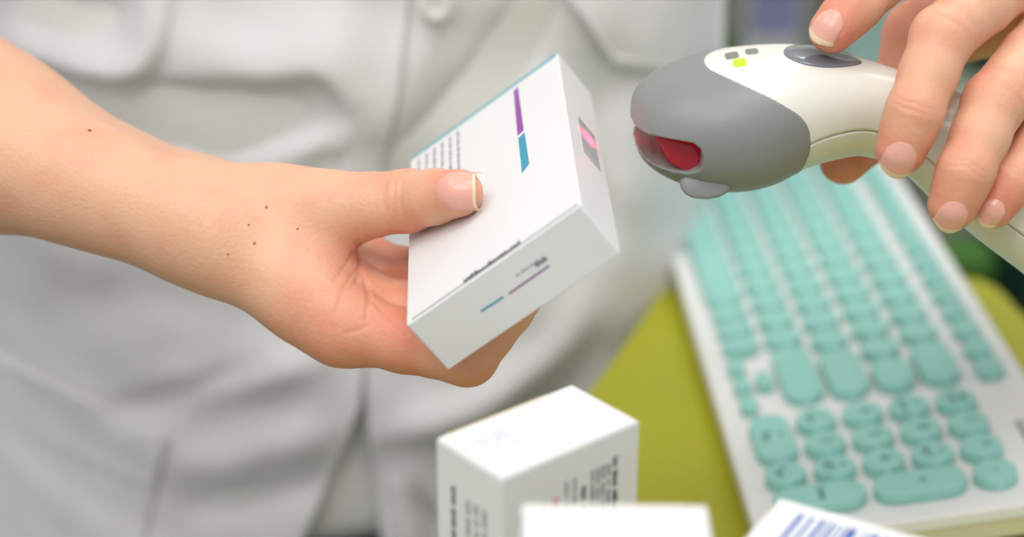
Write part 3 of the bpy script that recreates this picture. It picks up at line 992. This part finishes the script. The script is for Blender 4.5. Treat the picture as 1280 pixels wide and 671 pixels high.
VB, FB = surface_net(body_sdf, (-.42, .52, FLOOR + .004), (.42, 1.12, .62), .008, bias=1.8)
# the coarse body stops where the fine hands and forearms take over
gone = (VB[:, 0] < -.05) & (VB[:, 1] < .72) & (VB[:, 0] > -.205) & (VB[:, 2] < .24)
pl_n = unit(wl_a - el_l); gone |= (((VB - (wl_a * .9 + el_l * .1)) @ pl_n) > 0) & (VB[:, 0] > .14)
kf = ~gone[FB].any(1); FB = FB[kf]


def blush_shade_of(V):
    b = np.zeros(len(V))
    def add(p, r, a_):
        nonlocal b; b = np.maximum(b, a_ * np.exp(-((V - p) ** 2).sum(1) / r ** 2))
    for f in fingers_l: add(f[1], .011, .55); add(f[3], .012, .85); add(f[2], .010, .5); add(f[0], .02, .3)  # skin redness, raised at the fingertips to paint in their underside shade
    for f in fingers_r: add(f[1], .014, .7); add(f[3], .012, .8); add((f[0] + f[1]) / 2, .022, .75); add(f[0], .024, .6)
    add(thumb[2], .011, .75); add(thumb[3], .012, .55); add((thumb[1] + thumb[2]) / 2, .014, .3)
    add(thumb_l[3], .016, .9); add(thumb_l[2], .02, .8); add(thumb_l[1], .025, .7)
    return b


allV = np.vstack([VR, VL, VB]); allF = np.vstack([FR, FL + len(VR), FB + len(VR) + len(VL)])
used = np.unique(allF); rm_ = -np.ones(len(allV), int); rm_[used] = np.arange(len(used)); allV = allV[used]; allF = rm_[allF]
person = empty('person', (TX, TY, FLOOR), 'person in a white lab coat scanning a small medicine box, shown from chest to hip', 'person')
body = mesh_obj('body', allV, allF, M['skin'], person)
at_ = body.data.attributes.new('blush_shade', 'FLOAT', 'POINT'); at_.data.foreach_set('value', blush_shade_of(allV).astype(np.float32))


def nail(fn, base, tip, r_tip, dors, length, width, back):
    """curved plate laid on the back of the fingertip"""
    ax = unit(tip - base); dv = unit(dors - (dors @ ax) * ax); lat = np.cross(ax, dv)
    nu, nv = 24, 15; pts = []; nrm = []
    for i in range(nu):
        for j in range(nv):
            t = i / (nu - 1); w = (j / (nv - 1) - .5) * 2
            # rounded outline: cuticle curve at the back, gentle arc at the free edge
            wl = width / 2 * (1 - .10 * (1 - t) ** 3)
            a0 = back + length * .26 * abs(w) ** 2.4; a1 = back + length - length * .24 * w * w
            p = tip + ax * (a0 + (a1 - a0) * t) + lat * wl * w + dv * .02
            pts.append(p)
    P = np.array(pts)
    for it in range(60):                           # sink onto the skin along -dorsal
        d = fn(P.astype(np.float32)); P = P - dv * np.clip(d, -.002, .002)[:, None] * .8
    G = grad(fn, P, .0005)
    k = np.arange(nu * nv); t = (k // nv) / (nu - 1); w = (k % nv / (nv - 1) - .5) * 2
    # keep the plate stiff: flatter along the finger than the skin beyond its tip
    ref = (P - tip) @ dv; row = ref.reshape(nu, nv)
    i0 = int(nu * .7)
    for i in range(i0, nu): row[i] = row[i0] + (row[i0] - row[i0 - 5]) / 5 * (i - i0) - .000012 * (i - i0) ** 2
    P = P + dv * (row.ravel() - (P - tip) @ dv)[:, None]
    lift = .00045 * (1 - .75 * np.abs(w) ** 3) * np.clip(t * 4, .0, 1) - .00012
    top = P + dv * lift[:, None] + G * .0001; bot = P - dv * .0006
    V = list(top) + list(bot); Fc = []; n_ = nu * nv
    for i in range(nu - 1):
        for j in range(nv - 1):
            q = (i * nv + j, i * nv + j + 1, (i + 1) * nv + j + 1, (i + 1) * nv + j); Fc.append(q); Fc.append(tuple(n_ + k_ for k_ in q[::-1]))
    rim = [i * nv for i in range(nu)] + [(nu - 1) * nv + j for j in range(1, nv)] + [i * nv + nv - 1 for i in range(nu - 2, -1, -1)] + [j for j in range(nv - 2, 0, -1)]
    for i in range(len(rim)): a_, b_ = rim[i], rim[(i + 1) % len(rim)]; Fc.append((a_, b_, n_ + b_, n_ + a_))
    o = mesh_obj('fingernail', V, Fc, [M['nail'], M['nail_tip']], body)
    b = bmesh.new(); b.from_mesh(o.data); bmesh.ops.recalc_face_normals(b, faces=b.faces); b.to_mesh(o.data); b.free()
    for p in o.data.polygons:
        vv = [x for x in p.vertices if x < n_]
        if vv and np.mean([x // nv for x in vv]) > nu - (2.3 if width > 12 * mm else 3.6): p.material_index = 1
        p.use_smooth = True
    return o


nail(right_sdf, thumb[2], thumb[3], 7.6, unit(cam2w((-.05, .12, .99))), 12.0 * mm, 12.4 * mm, -2.9 * mm)
nl = [((-.35, .20, .9), 11.2, 9.8), ((-.05, .08, 1), 12.2, 10.5), ((-.02, .05, 1), 11.2, 9.4), ((-.02, .08, 1), 9.2, 7.8)]
for f, r_, (dv, ln, wd) in zip(fingers_l, fr_l, nl):
    nail(left_sdf, f[2], f[3], r_[3], unit(cam2w(dv)), ln * mm, wd * mm, (r_[3] - ln + .6) * mm)

# mole and freckles on the forearm and hand
for (px, py, rr) in ((112, 163, .7), (333, 259, .59), (318, 304, .58), (311, 281, .4), (285, 318, .4), (372, 286, .45)):
    d = ray_dir(px, py); t = .5
    for it in range(80): t += float(right_sdf((CAM + d * t)[None].astype(np.float32))[0]) * .8
    p = CAM + d * t; n = grad(right_sdf, p[None], .0005)[0]; a_ = unit(np.cross(n, RT)); b_ = np.cross(n, a_); V = []; Fc = []
    for k in range(10): V.append(p + rr * mm * (math.cos(k * math.pi / 5) * a_ + math.sin(k * math.pi / 5) * b_) + n * .00002)
    V.append(p + n * .00022); Fc = [(k, (k + 1) % 10, 10) for k in range(10)]
    mesh_obj('mole' if rr > .6 else 'freckle', V, Fc, M['mole'] if rr > .6 else M['freckle'], body)

# ------------------------------------------------------------------ lab coat
CA, CD = .190, .125                                # half width and depth of the coat front


def xz(px, py, y=.80):
    p = on_y(px, py, y); return np.array([p[0], p[2]])


PXM = .80 / F * 1.1                                # metres per pixel at the coat


def fold(X, Z, poly, amp, wu, wd, y=.80):
    """a ridge (amp > 0, towards the viewer) along a pixel polyline; wu / wd: fall-off above / below it, in pixels"""
    P = np.array([xz(a_, b_, y) for a_, b_ in catmull(np.array(poly, float), 5 * len(poly))])
    best = np.full(X.shape, 9.); sgn = np.zeros(X.shape); tt = np.zeros(X.shape); n = len(P) - 1
    for i in range(n):
        a_, b_ = P[i], P[i + 1]; e = b_ - a_; t = np.clip(((X - a_[0]) * e[0] + (Z - a_[1]) * e[1]) / (e @ e), 0, 1)
        dx = X - a_[0] - t * e[0]; dz = Z - a_[1] - t * e[1]; d = np.hypot(dx, dz); m_ = d < best
        best = np.where(m_, d, best); sgn = np.where(m_, e[0] * dz - e[1] * dx, sgn); tt = np.where(m_, (i + t) / n, tt)
    w = np.where(sgn > 0, wu, wd) * PXM
    return amp * mm * np.exp(-(best / w) ** 2) * np.sin(np.pi * np.clip(.12 + .76 * tt, 0, 1))


FOLDS = [
    ([(-90, 52), (0, 64), (80, 74), (150, 78), (195, 50), (215, -40)], 12, 26, 13),
    ([(150, 80), (250, 76), (340, 70), (410, 66), (445, 110), (440, 160)], 10, 55, 15),
    ([(40, 20), (110, 24), (160, 0)], -12, 26, 20),
    ([(40, 130), (160, 130), (300, 135), (400, 120)], -9, 34, 45),
    ([(330, 190), (390, 160), (430, 150)], 7, 20, 20),
    ([(700, -30), (640, 60), (570, 140), (500, 200)], -12, 40, 30),
    ([(560, -60), (530, 60), (520, 140)], 7, 30, 30),
    ([(760, 110), (720, 200), (760, 330), (720, 460)], -6, 35, 45),
    ([(820, 140), (800, 260), (740, 400), (640, 470)], 9, 40, 40),
    ([(480, 520), (600, 490), (700, 440)], 8, 26, 22),
    ([(560, 540), (640, 530), (720, 495)], -5, 20, 24),
    ([(200, 480), (290, 455), (400, 420)], 9, 30, 22),
    ([(150, 505), (240, 470), (330, 430)], -9, 20, 20),
    ([(230, 560), (330, 530), (430, 500)], 7, 30, 30),
    ([(60, 400), (180, 360), (280, 390)], -6, 40, 40),
    ([(250, 610), (330, 590), (400, 570)], -7, 25, 25),
    ([(520, 600), (545, 640), (560, 720)], -7, 14, 14),
    ([(500, 580), (520, 640), (530, 720)], 5, 12, 12),
]


def coat_y(X, Z):
    X = np.asarray(X, float); Z = np.asarray(Z, float)
    q = np.clip((X - TX) / CA, -1, 1)
    y = TY - CD * np.sqrt(1 - q * q * .999) * (1 + .10 * np.clip(-Z, 0, .5) / .3 - .05 * np.clip(Z, 0, .4) / .3)
    fade = np.sqrt(np.clip(1 - q * q, 0, 1))
    s = np.zeros(X.shape)
    for poly, amp, wu, wd in FOLDS: s = s + fold(X, Z, poly, amp, wu, wd)
    s = s + .0016 * np.sin(X * 61 + Z * 38 + 1.3) * np.sin(Z * 47 - X * 22) + .0008 * np.sin(X * 150 + 60 * Z) * np.sin(Z * 120 - 70 * X)
    return y - s * np.clip(fade * 1.6, 0, 1)


def px_on_coat(px, py, off=0.0):
    y = np.full(np.shape(px), .80); px = np.asarray(px, float); py = np.asarray(py, float)
    for it in range(25):
        d2 = -math.sin(TH) + (335.5 - py) / F * math.cos(TH); d1 = math.cos(TH) + (335.5 - py) / F * math.sin(TH)
        t = y / d1; X = t * (px - 640) / F; Z = CH + t * d2; y = y * .5 + .5 * coat_y(X, Z)
    return np.stack([X, y - off, Z], -1)


coat = empty('lab_coat', (TX, TY, -.30)); coat.parent = person; coat.matrix_basis = Matrix.Translation(Vector((0, 0, .6)))
COAT_LO, COAT_HI = -.34, .44


def edge_x(z, which):
    """x of each panel's front edge at height z"""
    pts = {'right': [(520, -260), (512, 0), (500, 110), (478, 205), (460, 400), (453, 490), (420, 570), (372, 671), (330, 790)],
           'left': [(496, -260), (488, 0), (476, 110), (458, 205), (452, 400), (458, 490), (468, 570), (482, 671), (496, 790)]}[which]
    P = np.array([xz(*p, .79) for p in pts]); o = np.argsort(P[:, 1]); return np.interp(z, P[o, 1], P[o, 0])


def panel(name, which):
    nz, nx = 260, 190; V = []; Fc = []
    zz = np.linspace(COAT_LO, COAT_HI, nz)
    XX = np.zeros((nz, nx)); ZZ = np.zeros((nz, nx)); YY = np.zeros((nz, nx))
    for i, z in enumerate(zz):
        ex_ = edge_x(z, which); p0 = math.asin(np.clip((ex_ - TX) / CA, -1, 1))
        p1 = -math.pi / 2 if which == 'right' else math.pi / 2
        ph = np.linspace(p0, p1, nx); XX[i] = TX + CA * np.sin(ph); ZZ[i] = z
    YY = coat_y(XX, ZZ)
    dist = np.abs(XX - np.array([edge_x(z, which) for z in zz])[:, None])
    if which == 'right': YY -= .0022 * np.exp(-(dist / .05) ** 2)
    else: YY += .0012 * np.exp(-(dist / .05) ** 2)
    # the front edges roll forward a little below the waist where the coat falls open
    op = np.clip((-.06 - ZZ) / .12, 0, 1)
    YY -= .010 * op * np.exp(-(dist / .012) ** 2)
    V = np.stack([XX, YY, ZZ], -1).reshape(-1, 3)
    # the back half closes the coat round the body
    nb = 40; Vb = []
    for i, z in enumerate(zz):
        for j in range(1, nb):
            a_ = math.pi / 2 * j / (nb - 1)
            sx = -1 if which == 'right' else 1
            Vb.append((TX + sx * CA * math.cos(a_), YY[i, -1] + .115 * math.sin(a_), z))
    for i in range(nz - 1):
        for j in range(nx - 1):
            Fc.append((i * nx + j, i * nx + j + 1, (i + 1) * nx + j + 1, (i + 1) * nx + j))
    o_ = nz * nx; m_ = nb - 1
    for i in range(nz - 1):
        Fc.append((i * nx + nx - 1, o_ + i * m_, o_ + (i + 1) * m_, (i + 1) * nx + nx - 1))
        for j in range(m_ - 1):
            Fc.append((o_ + i * m_ + j, o_ + i * m_ + j + 1, o_ + (i + 1) * m_ + j + 1, o_ + (i + 1) * m_ + j))
    if which == 'left': Fc = [f[::-1] for f in Fc]
    o = mesh_obj(name, list(V) + Vb, Fc, M['coat'], coat)
    md = o.modifiers.new('t', 'SOLIDIFY'); md.thickness = .0012; md.offset = -1
    return o


panel('front_panel', 'right'); panel('front_panel', 'left')


def cloth_patch(name, quad, n, off, label=None, bulge=0.0):
    """a sewn-on piece: quad of pixel corners (tl, tr, br, bl) laid on the coat"""
    q = np.array(quad, float); U, Vv = np.meshgrid(np.linspace(0, 1, n), np.linspace(0, 1, n))
    P = (q[0] * ((1 - U) * (1 - Vv))[..., None] + q[1] * (U * (1 - Vv))[..., None] + q[2] * (U * Vv)[..., None] + q[3] * ((1 - U) * Vv)[..., None])
    V = px_on_coat(P[..., 0], P[..., 1], 0)
    V[..., 1] -= off + bulge * np.sin(np.pi * U) * np.sin(np.pi * Vv)
    Fc = [(i * n + j, (i + 1) * n + j, (i + 1) * n + j + 1, i * n + j + 1) for i in range(n - 1) for j in range(n - 1)]
    o = mesh_obj(name, V.reshape(-1, 3), Fc, M['coat'], coat)
    md = o.modifiers.new('t', 'SOLIDIFY'); md.thickness = .002; md.offset = 0
    if label: o['label'] = label
    return o


cloth_patch('hip_pocket', [(-110, 388), (212, 542), (172, 720), (-150, 640)], 40, .0026, 'patch pocket at the lower left', .002)
cloth_patch('pocket_hem', [(-110, 388), (212, 542), (196, 605), (-120, 480)], 30, .0044, 'folded hem along the pocket top')
cloth_patch('chest_pocket', [(716, -60), (905, -60), (900, 60), (768, 55)], 30, .0024, 'pocket bag under its flap')
cloth_patch('pocket_flap', [(700, -30), (905, -60), (902, 84), (764, 76)], 30, .008, 'pointed flap of the upper pocket', .003)
V = []
pts = [px_on_coat(*p, .0100) for p in ((704, -20), (735, 20), (764, 62), (780, 66), (840, 74), (900, 76))]
for k, p in enumerate([px_on_coat(345 + 0, -20, .003)]): pass
for (a_, b_) in zip(pts, pts[1:]): pass
Vt, Ft = tube(list(catmull(np.array(pts), 30)), .0012, 6); mesh_obj('flap_seam', Vt, Ft, M['coat'], coat)
# placket stitching and a button high up on the front
pt = px_on_coat(np.array([545., 0]), np.array([4., 0]))[0]
V = []; Fc = []
for rr, h_ in ((.0, .0022), (.004, .0024), (.006, .0034), (.0072, .0026), (.0072, .0004)):
    for k in range(20): V.append(pt + np.array([rr * math.cos(k * math.pi / 10), -h_ - .002, rr * math.sin(k * math.pi / 10)]))
for i in range(4):
    for k in range(20): Fc.append((i * 20 + k, i * 20 + (k + 1) % 20, (i + 1) * 20 + (k + 1) % 20, (i + 1) * 20 + k))
mesh_obj('button', V, Fc, M['kb_white'], coat)
# short sleeves, above the frame
for s_, e_ in ((sh_r, el_r), (sh_l, el_l)):
    V, Fc = tube([s_ + np.array([0, 0, .02]), s_ * .7 + e_ * .3, s_ * .35 + e_ * .65, s_ * .22 + e_ * .78], [.066, .062, .06, .062], 28, cap=False)
    o = mesh_obj('sleeve', V, Fc, M['coat'], coat); md = o.modifiers.new('t', 'SOLIDIFY'); md.thickness = .002

# shirt and trousers behind the open coat
nz, nph = 60, 80; V = []; Fc = []
for i, z in enumerate(np.linspace(-.092, .40, nz)):
    for j in range(nph):
        a_ = 2 * math.pi * j / nph
        rx, ry = CA - .010, CD - .004
        wob = .003 * math.sin(5 * a_ + z * 40) + .004 * math.sin(z * 70 + a_ * 3)
        V.append((TX + (rx + wob) * math.sin(a_), TY - (ry + wob) * math.cos(a_), z - (.012 * math.cos(2 * a_ + .5) * (1 if i == 0 else max(0, 1 - i / 8)))))
for i in range(nz - 1):
    for j in range(nph): Fc.append((i * nph + j, i * nph + (j + 1) % nph, (i + 1) * nph + (j + 1) % nph, (i + 1) * nph + j))
sh = mesh_obj('shirt', V, Fc, M['shirt'], person); md = sh.modifiers.new('t', 'SOLIDIFY'); md.thickness = .0012
tr = mesh_obj('trousers', *surface_net(lambda P: np.maximum(torso_sdf(P) - .0125, np.maximum(P[:, 2] + .075, FLOOR + .085 - P[:, 2])), (-.4, .7, FLOOR), (.2, 1.1, -.03), .008, bias=2.0), M['navy'], person)
for sgn in (-1, 1):
    ax_ = TX + sgn * .085
    fn = lambda P, ax_=ax_, sgn=sgn: np.maximum(smin(seg(P, (ax_, TY + .015, FLOOR + .045), (ax_ + sgn * .02, TY - .15, FLOOR + .04), .046, .042), seg(P, (ax_, TY + .012, FLOOR + .05), (ax_, TY + .012, FLOOR + .10), .046, .048), .03), np.maximum(FLOOR + .001 - P[:, 2], P[:, 2] - FLOOR - .10))
    mesh_obj('shoe', *surface_net(fn, (ax_ - .1, TY - .25, FLOOR - .02), (ax_ + .1, TY + .1, FLOOR + .14), .005, bias=2.0), M['shoe'], person)

# ------------------------------------------------------------------ background: shelving with packs and a dark green crate
shelf = empty('shelf_unit', (.35, 1.66, FLOOR), 'pale shelving unit behind the person, out of focus', 'shelf')
for x_ in (-.30, 1.0): bm_obj('side_panel', box_bm((x_ - .01, 1.5, FLOOR), (x_ + .01, 1.82, .5), .001, 1), M['shelf'], shelf)
bm_obj('back_panel', box_bm((-.29, 1.80, FLOOR), (.99, 1.815, .5)), M['shelf'], shelf)
SZ = (-.80, -.47, -.13, .18)
for z_ in SZ: bm_obj('shelf_board', box_bm((-.29, 1.5, z_ - .018), (.99, 1.80, z_), .001, 1), M['shelf'], shelf)


def pack(x, y, z, w, d, h, m, band, label, grp='packs on the shelving'):
    o = empty('product_pack', (x, y, z), label, 'box', grp)
    bm_obj('pack_body', box_bm((x - w / 2, y - d / 2, z), (x + w / 2, y + d / 2, z + h), .002, 2), m, o)
    bm_obj('label_panel', box_bm((x - w * .42, y - d / 2 - .0008, z + h * .3), (x + w * .42, y - d / 2 + .0005, z + h * .72), .0002, 1), band, o)
    return o


def bottle(x, y, z, r, h, m, cap, label, grp='bottles on the shelving'):
    o = empty('bottle', (x, y, z), label, 'bottle', grp)
    prof_ = [(0.0, 0), (r * .95, 0), (r, .004), (r, h * .62), (r * .8, h * .72), (r * .38, h * .78), (r * .38, h * .82)]
    V = [(x + rr * math.cos(k * math.pi / 10), y + rr * math.sin(k * math.pi / 10), z + hh) for rr, hh in prof_ for k in range(20)]
    Fc = [(i * 20 + k, i * 20 + (k + 1) % 20, (i + 1) * 20 + (k + 1) % 20, (i + 1) * 20 + k) for i in range(len(prof_) - 1) for k in range(20)]
    mesh_obj('bottle_body', V, Fc, m, o)
    V, Fc = tube([(x, y, z + h * .815), (x, y, z + h)], r * .45, 18); mesh_obj('cap', V, Fc, cap, o)
    return o


pack(.168, 1.585, SZ[2], .045, .05, .03, M['green'], M['greens'], 'small leaf green pack on the shelf just right of the coat')
pack(.222, 1.585, SZ[2], .05, .05, .128, M['palewhite'], M['violet'], 'pale pack with a violet label on the shelf behind')
pack(.310, 1.590, SZ[2], .055, .05, .12, M['paleteal'], M['paleteal'], 'pale teal pack on the shelf behind the scanner')
bottle(.368, 1.58, SZ[2], .024, .15, M['greens'], M['crate'], 'soft green bottle with dark cap behind the index finger')
pack(.43, 1.59, SZ[2], .06, .05, .14, M['crate'], M['greens'], 'dark green pack beside the soft green bottle')
pack(.50, 1.59, SZ[2], .06, .05, .12, M['paleteal'], M['greens'], 'pale teal pack with a green label')

crate = empty('storage_crate', (.40, 1.10, FLOOR), 'dark green storage crate behind the keyboard end, out of focus', 'crate')
b = bmesh.new(); z0 = FLOOR; zt_ = -.18
for lo_, hi_ in (((.22, .98, z0), (.58, 1.0, zt_)), ((.22, 1.24, z0), (.58, 1.26, zt_)), ((.22, 1.0, z0), (.24, 1.24, zt_)), ((.56, 1.0, z0), (.58, 1.24, zt_)), ((.22, .98, z0), (.58, 1.26, z0 + .02))):
    box_bm(lo_, hi_, .002, 1, b)
bm_obj('crate_wall', b, M['crate'], crate)
b = bmesh.new()
for lo_, hi_ in (((.21, .97, zt_ - .02), (.59, 1.0, zt_ + .003)), ((.21, 1.24, zt_ - .02), (.59, 1.27, zt_ + .003)), ((.21, 1.0, zt_ - .02), (.24, 1.24, zt_ + .003)), ((.56, 1.0, zt_ - .02), (.59, 1.24, zt_ + .003))):
    box_bm(lo_, hi_, .003, 2, b)
bm_obj('rim', b, M['crate'], crate)
bm_obj('lid', box_bm((.245, 1.005, zt_ - .03), (.555, 1.235, zt_ - .012), .003, 2), M['dark'], crate)
pack(.298, 1.15, zt_ - .012, .034, .04, .082, M['green'], M['greens'], 'leaf green pack standing on the dark crate', 'packs on the crate')
pack(.352, 1.20, zt_ - .012, .055, .04, .118, M['crate'], M['crate'], 'plain dark green pack on the crate behind the black one', 'packs on the crate')
pack(.352, 1.08, zt_ - .012, .05, .04, .075, M['dark'], M['crate'], 'black pack on the crate in front of the plain dark green one', 'packs on the crate')
